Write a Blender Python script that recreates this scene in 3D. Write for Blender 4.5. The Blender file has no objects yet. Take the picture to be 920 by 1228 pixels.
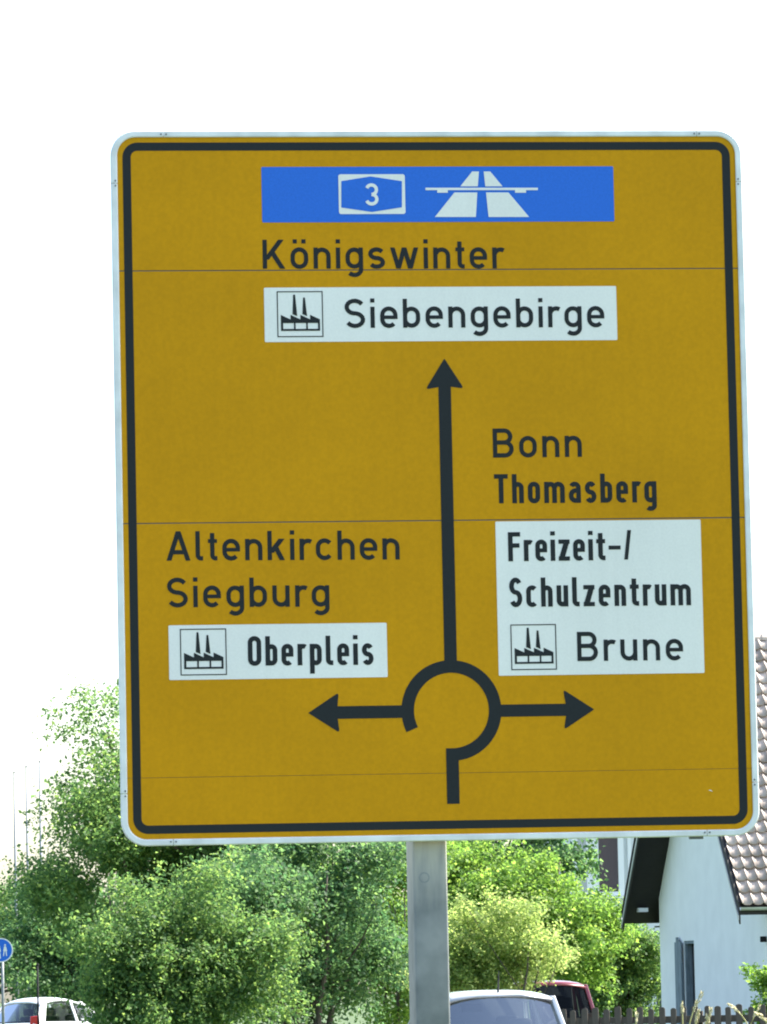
import bpy, math, random
import numpy as np
from mathutils import Vector, Matrix

random.seed(7)
scene = bpy.context.scene
COL = scene.collection

# ---------------------------------------------------------------- camera
EYE = 1.57
PITCH, ROLL = 0.0927, 0.0209
FPX, IW, IH = 6200.0, 920.0, 1228.0
_r = Vector((1, 0, 0)); _u = Vector((0, -math.sin(PITCH), math.cos(PITCH))); _f = Vector((0, math.cos(PITCH), math.sin(PITCH)))
CR = math.cos(ROLL) * _r - math.sin(ROLL) * _u
CU = math.sin(ROLL) * _r + math.cos(ROLL) * _u
CAM = Vector((0, 0, EYE))
cd = bpy.data.cameras.new('camera')
cd.sensor_fit = 'VERTICAL'; cd.sensor_height = 24.0; cd.lens = FPX / IH * 24.0
cd.clip_start = 0.1; cd.clip_end = 5000
cam = bpy.data.objects.new('camera', cd); COL.objects.link(cam)
M = Matrix.Identity(4)
for i in range(3):
    M[i][0] = CR[i]; M[i][1] = CU[i]; M[i][2] = -_f[i]; M[i][3] = CAM[i]
cam.matrix_world = M
scene.camera = cam

# ---------------------------------------------------------------- sky, sun, exposure
SUN_AZ, SUN_EL = math.radians(72), math.radians(50)      # azimuth from +Y (view direction) towards +X (right)
world = bpy.data.worlds.new('World'); scene.world = world; world.use_nodes = True
wn = world.node_tree.nodes; wl = world.node_tree.links
sky = wn.new('ShaderNodeTexSky'); sky.sky_type = 'NISHITA'; sky.sun_disc = False
sky.sun_elevation = SUN_EL; sky.sun_rotation = SUN_AZ
sky.air_density = 1.0; sky.dust_density = 2.2; sky.ozone_density = 1.0
bg = wn['Background']; bg.inputs['Strength'].default_value = 0.15
wl.new(sky.outputs[0], bg.inputs['Color'])
sd = bpy.data.lights.new('sun', 'SUN'); sd.energy = 5.0; sd.angle = math.radians(0.5); sd.color = (1.0, 0.95, 0.86)
sun = bpy.data.objects.new('sun', sd); COL.objects.link(sun)
sdir = Vector((math.cos(SUN_EL) * math.sin(SUN_AZ), math.cos(SUN_EL) * math.cos(SUN_AZ), math.sin(SUN_EL)))
sun.rotation_euler = sdir.to_track_quat('Z', 'Y').to_euler(); sun.location = (10, 5, 30)
vs = scene.view_settings
vs.view_transform = 'Standard'; vs.look = 'None'; vs.gamma = 1.0; vs.use_curve_mapping = False
vs.exposure = 1.7
scene.cycles.filter_width = 2.0

# ---------------------------------------------------------------- photo pixel helpers
def ray(px, py):
    return CR * ((px - IW / 2) / FPX) - CU * ((py - IH / 2) / FPX) + _f
def at(px, py, Y):                       # point on the pixel's line of sight at ground distance Y
    d = ray(px, py)
    return CAM + d * (Y / d.y)
def ground(x, y):                        # gentle rise behind the cross street
    t = min(1.0, max(0.0, (y - 63.0) / 25.0))
    q = min(1.0, max(0.0, (x + 9.0) / 8.0))
    return (0.12 + 0.23 * q) * t * t * (3 - 2 * t)

# ---------------------------------------------------------------- object helpers
def tag(o, label=None, cat=None, group=None, kind=None):
    if label: o['label'] = label
    if cat: o['category'] = cat
    if group: o['group'] = group
    if kind: o['kind'] = kind
    return o
def empty(name, loc, rz=0.0):
    o = bpy.data.objects.new(name, None); COL.objects.link(o)
    o.location = loc; o.rotation_euler = (0, 0, rz); o.empty_display_size = 0.2
    return o
class MB:
    def __init__(self): self.v = []; self.f = []
    def poly(self, pts):
        n = len(self.v); self.v += [tuple(p) for p in pts]; self.f.append(tuple(range(n, n + len(pts)))); return self
    def box(self, x0, x1, y0, y1, z0, z1):
        n = len(self.v)
        self.v += [(x0,y0,z0),(x1,y0,z0),(x1,y1,z0),(x0,y1,z0),(x0,y0,z1),(x1,y0,z1),(x1,y1,z1),(x0,y1,z1)]
        for q in ((3,2,1,0),(4,5,6,7),(0,1,5,4),(1,2,6,5),(2,3,7,6),(3,0,4,7)): self.f.append(tuple(n + i for i in q))
        return self
    def hexa(self, p):                   # 8 points: bottom loop then top loop
        n = len(self.v); self.v += [tuple(q) for q in p]
        for q in ((3,2,1,0),(4,5,6,7),(0,1,5,4),(1,2,6,5),(2,3,7,6),(3,0,4,7)): self.f.append(tuple(n + i for i in q))
        return self
    def tube(self, pts, rad, seg=8, caps=True):
        pts = [Vector(p) for p in pts]; n0 = len(self.v); k = len(pts)
        for i, p in enumerate(pts):
            t = (pts[min(i + 1, k - 1)] - pts[max(i - 1, 0)]).normalized()
            a = Vector((0, 0, 1)) if abs(t.z) < 0.9 else Vector((1, 0, 0))
            b = t.cross(a).normalized(); c = b.cross(t)
            r = rad[i] if isinstance(rad, (list, tuple)) else rad
            for s in range(seg):
                th = 2 * math.pi * s / seg
                self.v.append(tuple(p + b * (r * math.cos(th)) + c * (r * math.sin(th))))
        for i in range(k - 1):
            for s in range(seg):
                a = n0 + i * seg + s; b = n0 + i * seg + (s + 1) % seg
                self.f.append((a, b, b + seg, a + seg))
        if caps:
            self.f.append(tuple(n0 + s for s in range(seg))[::-1])
            self.f.append(tuple(n0 + (k - 1) * seg + s for s in range(seg)))
        return self
    def loft(self, secs, closed=True, caps=True):
        n0 = len(self.v); m = len(secs[0])
        for s in secs: self.v += [tuple(p) for p in s]
        for i in range(len(secs) - 1):
            for j in range(m if closed else m - 1):
                a = n0 + i * m + j; b = n0 + i * m + (j + 1) % m
                self.f.append((a, b, b + m, a + m))
        if caps:
            self.f.append(tuple(n0 + j for j in range(m))[::-1]); self.f.append(tuple(n0 + (len(secs) - 1) * m + j for j in range(m)))
        return self
    def build(self, name, mat, parent=None, smooth=False, recalc=True, bevel=0.0, bseg=2):
        me = bpy.data.meshes.new(name); me.from_pydata(self.v, [], self.f); me.update()
        if recalc:
            import bmesh
            bm = bmesh.new(); bm.from_mesh(me); bmesh.ops.recalc_face_normals(bm, faces=bm.faces); bm.to_mesh(me); bm.free()
        if smooth: me.polygons.foreach_set('use_smooth', [True] * len(me.polygons))
        me.materials.append(mat)
        o = bpy.data.objects.new(name, me); COL.objects.link(o)
        if parent: o.parent = parent
        if bevel:
            md = o.modifiers.new('bevel', 'BEVEL'); md.width = bevel; md.segments = bseg; md.limit_method = 'ANGLE'; md.angle_limit = math.radians(40)
        return o

# ---------------------------------------------------------------- materials
def mat(name, col, rough=0.6, metal=0.0, var=0.0, scale=8.0, spec=0.5, bump=0.0, col2=None, detail=4.0, stretch=None):
    m = bpy.data.materials.new(name); m.use_nodes = True
    nt = m.node_tree; b = nt.nodes['Principled BSDF']
    b.inputs['Roughness'].default_value = rough; b.inputs['Metallic'].default_value = metal
    b.inputs['Specular IOR Level'].default_value = spec
    b.inputs['Base Color'].default_value = (*col, 1)
    if var or col2 or bump:
        tc = nt.nodes.new('ShaderNodeTexCoord'); nz = nt.nodes.new('ShaderNodeTexNoise')
        nz.inputs['Scale'].default_value = scale; nz.inputs['Detail'].default_value = detail
        src = tc.outputs['Object']
        if stretch:
            mp = nt.nodes.new('ShaderNodeMapping'); mp.inputs['Scale'].default_value = stretch
            nt.links.new(src, mp.inputs[0]); src = mp.outputs[0]
        nt.links.new(src, nz.inputs['Vector'])
        rp = nt.nodes.new('ShaderNodeValToRGB')
        rp.color_ramp.elements[0].position = 0.3; rp.color_ramp.elements[1].position = 0.7
        c1 = tuple(max(0, c * (1 - var)) for c in col); c2 = col2 or tuple(min(1, c * (1 + var)) for c in col)
        rp.color_ramp.elements[0].color = (*c1, 1); rp.color_ramp.elements[1].color = (*c2, 1)
        nt.links.new(nz.outputs[0], rp.inputs[0]); nt.links.new(rp.outputs[0], b.inputs['Base Color'])
        if bump:
            bp = nt.nodes.new('ShaderNodeBump'); bp.inputs['Strength'].default_value = bump; bp.inputs['Distance'].default_value = 0.02
            nt.links.new(nz.outputs[0], bp.inputs['Height']); nt.links.new(bp.outputs[0], b.inputs['Normal'])
    return m
def leaf_mat(name, dark, mid, light, trans=0.45):
    m = bpy.data.materials.new(name); m.use_nodes = True
    nt = m.node_tree; nt.nodes.remove(nt.nodes['Principled BSDF'])
    out = nt.nodes['Material Output']
    g = nt.nodes.new('ShaderNodeNewGeometry'); rp = nt.nodes.new('ShaderNodeValToRGB')
    e = rp.color_ramp.elements
    e[0].color = (*dark, 1); e[1].color = (*light, 1)
    n = e.new(0.5); n.color = (*mid, 1)
    nt.links.new(g.outputs['Random Per Island'], rp.inputs[0])
    p = nt.nodes.new('ShaderNodeBsdfPrincipled'); p.inputs['Roughness'].default_value = 0.6; p.inputs['Specular IOR Level'].default_value = 0.3
    nt.links.new(rp.outputs[0], p.inputs['Base Color'])
    hs = nt.nodes.new('ShaderNodeHueSaturation'); hs.inputs['Hue'].default_value = 0.482; hs.inputs['Saturation'].default_value = 1.05; hs.inputs['Value'].default_value = 2.4
    nt.links.new(rp.outputs[0], hs.inputs['Color'])
    t = nt.nodes.new('ShaderNodeBsdfTranslucent'); nt.links.new(hs.outputs[0], t.inputs['Color'])
    mx = nt.nodes.new('ShaderNodeMixShader'); mx.inputs[0].default_value = trans
    nt.links.new(p.outputs[0], mx.inputs[1]); nt.links.new(t.outputs[0], mx.inputs[2]); nt.links.new(mx.outputs[0], out.inputs['Surface'])
    return m
def glass_mat(name, tint, gloss=0.25, ior=1.5):
    m = bpy.data.materials.new(name); m.use_nodes = True
    nt = m.node_tree; nt.nodes.remove(nt.nodes['Principled BSDF']); out = nt.nodes['Material Output']
    tr = nt.nodes.new('ShaderNodeBsdfTransparent'); tr.inputs[0].default_value = (*tint, 1)
    gl = nt.nodes.new('ShaderNodeBsdfGlossy'); gl.inputs['Roughness'].default_value = 0.03
    fr = nt.nodes.new('ShaderNodeFresnel'); fr.inputs[0].default_value = ior
    ad = nt.nodes.new('ShaderNodeMath'); ad.operation = 'ADD'; ad.inputs[1].default_value = gloss; ad.use_clamp = True
    nt.links.new(fr.outputs[0], ad.inputs[0])
    mx = nt.nodes.new('ShaderNodeMixShader'); nt.links.new(ad.outputs[0], mx.inputs[0])
    nt.links.new(tr.outputs[0], mx.inputs[1]); nt.links.new(gl.outputs[0], mx.inputs[2]); nt.links.new(mx.outputs[0], out.inputs['Surface'])
    return m

MT = {}
MT['yellow'] = mat('sign_yellow', (0.505, 0.243, 0.0015), 0.6, var=0.055, scale=75, spec=0.12, detail=2)
MT['white'] = mat('sign_white', (0.70, 0.71, 0.655), 0.55, var=0.03, scale=120, spec=0.2, detail=2)
def weather(m, amount=0.10):               # slow fading, faint runs of dirt on the sheeting
    nt = m.node_tree; b = nt.nodes['Principled BSDF']; src = b.inputs['Base Color'].links[0].from_socket
    tc = nt.nodes.new('ShaderNodeTexCoord'); prev = src
    for sc, lo, hi in (((1.1, 1.1, 1.4), 1 - amount, 1.04), ((30, 30, 1.6), 1 - amount * .28, 1.01)):
        mp = nt.nodes.new('ShaderNodeMapping'); mp.inputs['Scale'].default_value = sc; nt.links.new(tc.outputs['Object'], mp.inputs[0])
        nz = nt.nodes.new('ShaderNodeTexNoise'); nz.inputs['Scale'].default_value = 1.0; nz.inputs['Detail'].default_value = 6; nt.links.new(mp.outputs[0], nz.inputs['Vector'])
        mr = nt.nodes.new('ShaderNodeMapRange'); mr.inputs['From Min'].default_value = .3; mr.inputs['From Max'].default_value = .65; mr.inputs['To Min'].default_value = lo; mr.inputs['To Max'].default_value = hi; nt.links.new(nz.outputs[0], mr.inputs['Value'])
        mu = nt.nodes.new('ShaderNodeVectorMath'); mu.operation = 'MULTIPLY'; nt.links.new(prev, mu.inputs[0]); nt.links.new(mr.outputs[0], mu.inputs[1]); prev = mu.outputs[0]
    nt.links.new(prev, b.inputs['Base Color'])
weather(MT['yellow']); weather(MT['white'], 0.07)
MT['black'] = mat('sign_black', (0.011, 0.015, 0.016), 0.6, var=0.1, scale=90, spec=0.22)
MT['blue'] = mat('sign_blue', (0.024, 0.135, 0.56), 0.55, var=0.06, scale=140, spec=0.15, detail=2)
MT['edge'] = mat('edge_aluminium', (0.62, 0.65, 0.63), 0.5, metal=0.15, var=0.14, scale=11, detail=8)
MT['alu'] = mat('aluminium', (0.5, 0.52, 0.53), 0.45, metal=0.7, var=0.1, scale=10)
MT['galv'] = mat('galvanised_steel', (0.165, 0.185, 0.19), 0.5, metal=0.25, var=0.2, scale=9, col2=(0.24, 0.255, 0.255), detail=8)
MT['darkmetal'] = mat('dark_metal', (0.012, 0.012, 0.014), 0.8, spec=0.2)
MT['rivet'] = mat('rivet_grey', (0.10, 0.11, 0.12), 0.5)
MT['grass'] = mat('grass_ground', (0.05, 0.085, 0.02), 0.9, var=0.35, scale=0.8, detail=8, bump=0.3)
MT['asphalt'] = mat('asphalt', (0.055, 0.055, 0.056), 0.85, var=0.25, scale=6, detail=10, bump=0.2)
MT['kerb'] = mat('kerb_concrete', (0.32, 0.31, 0.29), 0.8, var=0.15, scale=5)
MT['paint'] = mat('road_paint', (0.75, 0.75, 0.72), 0.7, var=0.08, scale=9)
MT['plaster'] = mat('white_plaster', (0.79, 0.79, 0.75), 0.9, var=0.045, scale=2.0, bump=0.15, detail=9)
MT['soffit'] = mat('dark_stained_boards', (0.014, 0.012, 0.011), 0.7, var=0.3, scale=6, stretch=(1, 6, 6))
MT['tile'] = mat('concrete_roof_tile', (0.38, 0.305, 0.255), 0.7, var=0.32, scale=1.8, detail=10, col2=(0.60, 0.50, 0.43))
_nt = MT['tile'].node_tree; _g = _nt.nodes.new('ShaderNodeNewGeometry')      # world position: weathering runs on from tile to tile
_nt.links.new(_g.outputs['Position'], [n for n in _nt.nodes if n.type == 'TEX_NOISE'][0].inputs['Vector'])
MT['zinc'] = mat('zinc_sheet', (0.5, 0.52, 0.53), 0.4, metal=0.5, var=0.1, scale=4)
MT['shutter'] = mat('weathered_grey_boards', (0.17, 0.21, 0.23), 0.8, var=0.3, scale=5, stretch=(6, 6, 0.8))
MT['dark'] = mat('dark_interior', (0.012, 0.012, 0.014), 0.8)
MT['picket'] = mat('weathered_fence_wood', (0.072, 0.058, 0.047), 0.85, var=0.35, scale=7, stretch=(5, 5, 0.7), detail=6)
MT['bark'] = mat('bark', (0.075, 0.06, 0.045), 0.9, var=0.35, scale=9, bump=0.5, stretch=(3, 3, 0.6))
MT['greywall'] = mat('pale_render', (0.68, 0.70, 0.70), 0.85, var=0.03, scale=1.5)
MT['slate'] = mat('slate_roof', (0.06, 0.06, 0.07), 0.6, var=0.2, scale=3)
MT['pane'] = mat('window_pane', (0.03, 0.035, 0.05), 0.08)
MT['netpane'] = mat('curtained_pane', (0.38, 0.40, 0.42), 0.2)
MT['frame'] = mat('white_window_frame', (0.8, 0.8, 0.8), 0.5)
MT['pole'] = mat('flagpole_white', (0.17, 0.19, 0.21), 0.45)
MT['straw'] = mat('dry_grass_stem', (0.36, 0.34, 0.13), 0.8, var=0.2, scale=20)
MT['seed'] = mat('grass_seed_head', (0.50, 0.45, 0.27), 0.9, var=0.25, scale=40)
MT['tyre'] = mat('tyre_rubber', (0.015, 0.015, 0.015), 0.85)
MT['rim'] = mat('wheel_rim', (0.45, 0.46, 0.47), 0.35, metal=0.8)
MT['tail'] = mat('tail_light_red', (0.45, 0.012, 0.012), 0.2)
MT['lamp'] = mat('head_lamp', (0.7, 0.72, 0.74), 0.1)
MT['seat'] = mat('seat_cloth', (0.03, 0.032, 0.036), 0.9)
MT['plate'] = mat('number_plate_white', (0.7, 0.7, 0.68), 0.5)
MT['trim'] = mat('black_plastic_trim', (0.02, 0.02, 0.022), 0.6)
MT['glass'] = glass_mat('car_glass', (0.74, 0.80, 0.78), 0.09)
MT['glass_bright'] = glass_mat('car_glass_reflective', (0.74, 0.80, 0.78), 0.24)
MT['glass_dark'] = glass_mat('car_glass_tinted', (0.22, 0.25, 0.26), 0.0, 1.22)
def paint_mat(name, col, metal=0.0, rough=0.3):
    m = mat(name, col, rough, metal); b = m.node_tree.nodes['Principled BSDF']
    b.inputs['Coat Weight'].default_value = 0.8; b.inputs['Coat Roughness'].default_value = 0.05
    return m
MT['silver'] = paint_mat('silver_car_paint', (0.44, 0.46, 0.46), 0.45, 0.35)
MT['redcar'] = paint_mat('dark_red_car_paint', (0.15, 0.010, 0.016))
MT['whitecar'] = paint_mat('white_car_paint', (0.78, 0.79, 0.80))

# ================================================================ SETTING
def sheet(name, xs, ys, dz, m, kind='structure', label=None):
    b = MB(); n = len(xs)
    for y in ys:
        for x in xs: b.v.append((x, y, ground(x, y) + dz))
    for j in range(len(ys) - 1):
        for i in range(n - 1):
            a = j * n + i; b.f.append((a, a + 1, a + 1 + n, a + n))
    o = b.build(name, m); tag(o, label, None, None, kind); return o
rise = [63 + 25 * i / 12 for i in range(13)]
ysl = [-400, -50, 0, 40] + rise + [120, 200, 400, 1000, 3000]
sheet('ground', [-2500, -300, -50, -20, 0, 20, 50, 300, 2500], ysl, 0.0, MT['grass'], label='green grassy ground rising gently beyond the street')
sheet('road', [-8.2, -1.6], [-60, 0, 48.0], 0.004, MT['asphalt'], label='grey asphalt road leading past the direction sign')
sheet('cross_street', [-120, -40, 0, 40, 120], [48.05, 62.0], 0.004, MT['asphalt'], label='grey asphalt street crossing behind the sign')
sheet('far_road', [-14.5, -8.4], [62.05] + rise + [120, 170, 260], 0.004, MT['asphalt'], label='asphalt side road running away to the left')
sheet('driveway', [0.6, 4.3], [70.5, 74, 78, 82, 86], 0.006, MT['kerb'], label='paved driveway behind the picket fence')
for x0, x1 in ((-1.6, -1.45), (-8.35, -8.2)):
    tag(MB().box(x0, x1, -60, 47.9, -0.1, 0.12).build('kerb', MT['kerb'], bevel=0.015), 'long pale concrete kerb beside the asphalt road', None, None, 'structure')
tag(MB().box(-8.3, 120, 62.1, 62.25, -0.1, 0.12).build('kerb', MT['kerb'], bevel=0.015), 'pale concrete kerb on the far edge of the cross street', None, None, 'structure')
for i in range(12):
    tag(MB().box(-4.96, -4.84, -10 + i * 4.6, -7.6 + i * 4.6, 0.006, 0.0085).build('lane_marking', MT['paint']), 'white dash of the road centre line', None, None, 'structure')

# ================================================================ THE DIRECTION SIGN
SX, SD, SZ, SYAW, SW, SH = 0.1845, 18.1046, 2.0944, 0.1183, 2.25, 2.5115
FRONT = -0.10                              # the face stands in front of the post axis (local y)
cy_, sy_ = math.cos(SYAW), math.sin(SYAW)
sign = empty('direction_sign', (SX + sy_ * FRONT, SD - cy_ * FRONT, 0), SYAW)
tag(sign, 'large yellow road direction sign with roundabout arrows on a grey steel post', 'road sign')
def sp(px, py):                            # photo pixel -> sign face coordinates (u from centre, z up)
    d = ray(px, py); n = Vector((sy_, -cy_, 0)); o = Vector((SX, SD, 0))
    t = n.dot(o - CAM) / n.dot(d); p = CAM + d * t - o
    return (p.x * cy_ + p.y * sy_, p.z)
def face_pts(pts, lift): return [(u, FRONT - lift, z) for u, z in pts]

def rrect(x0, x1, z0, z1, r, seg=8):       # rounded rectangle loop
    o = []
    for cx, cz, a0 in ((x1 - r, z1 - r, 0), (x0 + r, z1 - r, 90), (x0 + r, z0 + r, 180), (x1 - r, z0 + r, 270)):
        for i in range(seg + 1):
            a = math.radians(a0 + 90 * i / seg); o.append((cx + r * math.cos(a), cz + r * math.sin(a)))
    return o
X0, X1, Z0, Z1 = -SW / 2, SW / 2, SZ, SZ + SH
RIM, YB, BB, RO = 0.0225, 0.019, 0.029, 0.088
# four aluminium panels, rounded outer corners
seam = [sum(sp(*p)[1] for p in q) / 2 for q in (((305, 324.3), (880, 321.7)), ((125, 627.8), (895, 620.8)), ((220, 932), (888, 921.7)))]
zs = [Z1 - RIM * 0.8] + seam + [Z0 + RIM * 0.8]
gaps = [0, 0.0020, 0.0020, 0.0007, 0]
px0, px1, pr = X0 + RIM * 0.8, X1 - RIM * 0.8, RO - RIM * 0.8
for k in range(4):
    zt = zs[k] - gaps[k]; zb = zs[k + 1] + gaps[k + 1]
    loop = []
    def corner(cx, cz, a0):
        for i in range(9):
            a = math.radians(a0 + 90 * i / 8); loop.append((cx + pr * math.cos(a), cz + pr * math.sin(a)))
    if k == 0: corner(px1 - pr, zt - pr, 0); corner(px0 + pr, zt - pr, 90)
    else: loop += [(px1, zt), (px0, zt)]
    if k == 3: corner(px0 + pr, zb + pr, 180); corner(px1 - pr, zb + pr, 270)
    else: loop += [(px0, zb), (px1, zb)]
    b = MB(); b.loft([[(u, FRONT, z) for u, z in loop], [(u, FRONT + 0.003, z) for u, z in loop]])
    b.build('panel', MT['yellow'], sign)
for k in range(3):
    MB().box(px0 - 0.002, px1 + 0.002, FRONT + 0.0035, FRONT + 0.03, seam[k] - 0.03, seam[k] + 0.03).build('joint_rail', MT['rivet'], sign)
# edge profiles: straight lengths and bent corners, butted with fine joints
def ring(x0, x1, z0, z1, r_out, w, seg=10):
    return rrect(x0, x1, z0, z1, r_out, seg), rrect(x0 + w, x1 - w, z0 + w, z1 - w, r_out - w, seg)
def edge_piece(path, name='edge_profile'):  # path: list of (u,z, nu,nz) outer points with inward normals
    secs = []
    for u, z, nu, nz in path:
        s = []
        for d, y in ((0.0, 0.022), (0.0, -0.003), (0.003, -0.006), (RIM - 0.004, -0.006), (RIM, -0.004), (RIM, 0.0), (RIM - 0.006, 0.022)):
            s.append((u + nu * d, FRONT + y, z + nz * d))
        secs.append(s)
    b = MB(); b.loft(secs); return b.build(name, MT['edge'], sign, smooth=False)
def jz(px, py): return sp(px, py)
jt0 = jz(196, 158)[0]; jl0 = jz(134, 220)[1]; jl1 = jz(145, 952)[1]; jr0 = jz(889, 218)[1]; jr1 = jz(909, 938)[1]
jt1 = X1 - 0.16; jb0 = jz(208, 1012)[0]; jb1 = jz(848, 1003)[0]
g = 0.0012
edge_piece([(jt0 + g, Z1, 0, -1), (jt1 - g, Z1, 0, -1)])
edge_piece([(jb0 + g, Z0, 0, 1), (jb1 - g, Z0, 0, 1)])
edge_piece([(X0, jl1 + g, 1, 0), (X0, jl0 - g, 1, 0)])
edge_piece([(X1, jr1 + g, -1, 0), (X1, jr0 - g, -1, 0)])
def bent(cx, cz, a0, pre, post):
    p = [pre]
    for i in range(11):
        a = math.radians(a0 + 90 * i / 10); c, s = math.cos(a), math.sin(a)
        p.append((cx + RO * c, cz + RO * s, -c, -s))
    p.append(post); edge_piece(p)
bent(X1 - RO, Z1 - RO, 0, (X1, jr0 + g, -1, 0), (jt1 + g, Z1, 0, -1))
bent(X0 + RO, Z1 - RO, 90, (jt0 - g, Z1, 0, -1), (X0, jl0 + g, 1, 0))
bent(X0 + RO, Z0 + RO, 180, (X0, jl1 - g, 1, 0), (jb0 - g, Z0, 0, 1))
bent(X1 - RO, Z0 + RO, 270, (jb1 + g, Z0, 0, 1), (X1, jr1 - g, -1, 0))
def rivet(u, z):
    p = [(u + 0.0032 * math.cos(a), z + 0.0032 * math.sin(a)) for a in [i * math.pi / 4 for i in range(8)]]
    b = MB(); b.loft([[(x, FRONT - 0.0055, y) for x, y in p], [(x, FRONT - 0.0085, y) for x, y in p]]); b.build('rivet', MT['rivet'], sign)
for j in (jt0, jt1): rivet(j - 0.009, Z1 - 0.013); rivet(j + 0.009, Z1 - 0.013)
for j in (jb0, jb1): rivet(j - 0.009, Z0 + 0.013); rivet(j + 0.009, Z0 + 0.013)
for j in (jl0, jl1): rivet(X0 + 0.015, j + 0.009); rivet(X0 + 0.015, j - 0.009)
for j in (jr0, jr1): rivet(X1 - 0.015, j + 0.009); rivet(X1 - 0.015, j - 0.009)
# black border line
ins = RIM + YB
o_, i_ = ring(X0 + ins, X1 - ins, Z0 + ins, Z1 - ins, RO - ins + 0.006, BB)
b = MB(); n = len(o_)
b.v = face_pts(o_, 0.0009) + face_pts(i_, 0.0009); b.f = [(k, (k + 1) % n, n + (k + 1) % n, n + k) for k in range(n)]
b.build('border_line', MT['black'], sign, recalc=False)

# ---- stroke lettering in the manner of the road-sign alphabet (cap height 7 units)
def arc(cx, cy, rx, ry, a0, a1, n=12):
    return [(cx + rx * math.cos(math.radians(a0 + (a1 - a0) * i / n)), cy + ry * math.sin(math.radians(a0 + (a1 - a0) * i / n))) for i in range(n + 1)]
def ribbon(pts, t, closed=False):
    P = []
    for p in pts:
        if not P or math.hypot(p[0] - P[-1][0], p[1] - P[-1][1]) > 1e-4: P.append(p)
    if closed and math.hypot(P[0][0] - P[-1][0], P[0][1] - P[-1][1]) < 1e-4: P.pop()
    n = len(P); L = []; R = []
    for i in range(n):
        a = P[i - 1] if (i > 0 or closed) else None; c = P[(i + 1) % n] if (i < n - 1 or closed) else None
        ds = []
        for s, e in ((a, P[i]), (P[i], c)):
            if s and e:
                dx, dy = e[0] - s[0], e[1] - s[1]; l = math.hypot(dx, dy); ds.append((dx / l, dy / l))
        dx = sum(d[0] for d in ds); dy = sum(d[1] for d in ds); l = math.hypot(dx, dy) or 1; dx /= l; dy /= l
        k = 1.0
        if len(ds) == 2: k = 1 / max(0.5, math.sqrt(max(0.01, (1 + ds[0][0] * ds[1][0] + ds[0][1] * ds[1][1]) / 2)))
        L.append((P[i][0] - dy * t / 2 * k, P[i][1] + dx * t / 2 * k)); R.append((P[i][0] + dy * t / 2 * k, P[i][1] - dx * t / 2 * k))
    q = [[L[i], R[i], R[(i + 1) % n], L[(i + 1) % n]] for i in range(n if closed else n - 1)]
    return q
XH = 5.1
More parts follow.
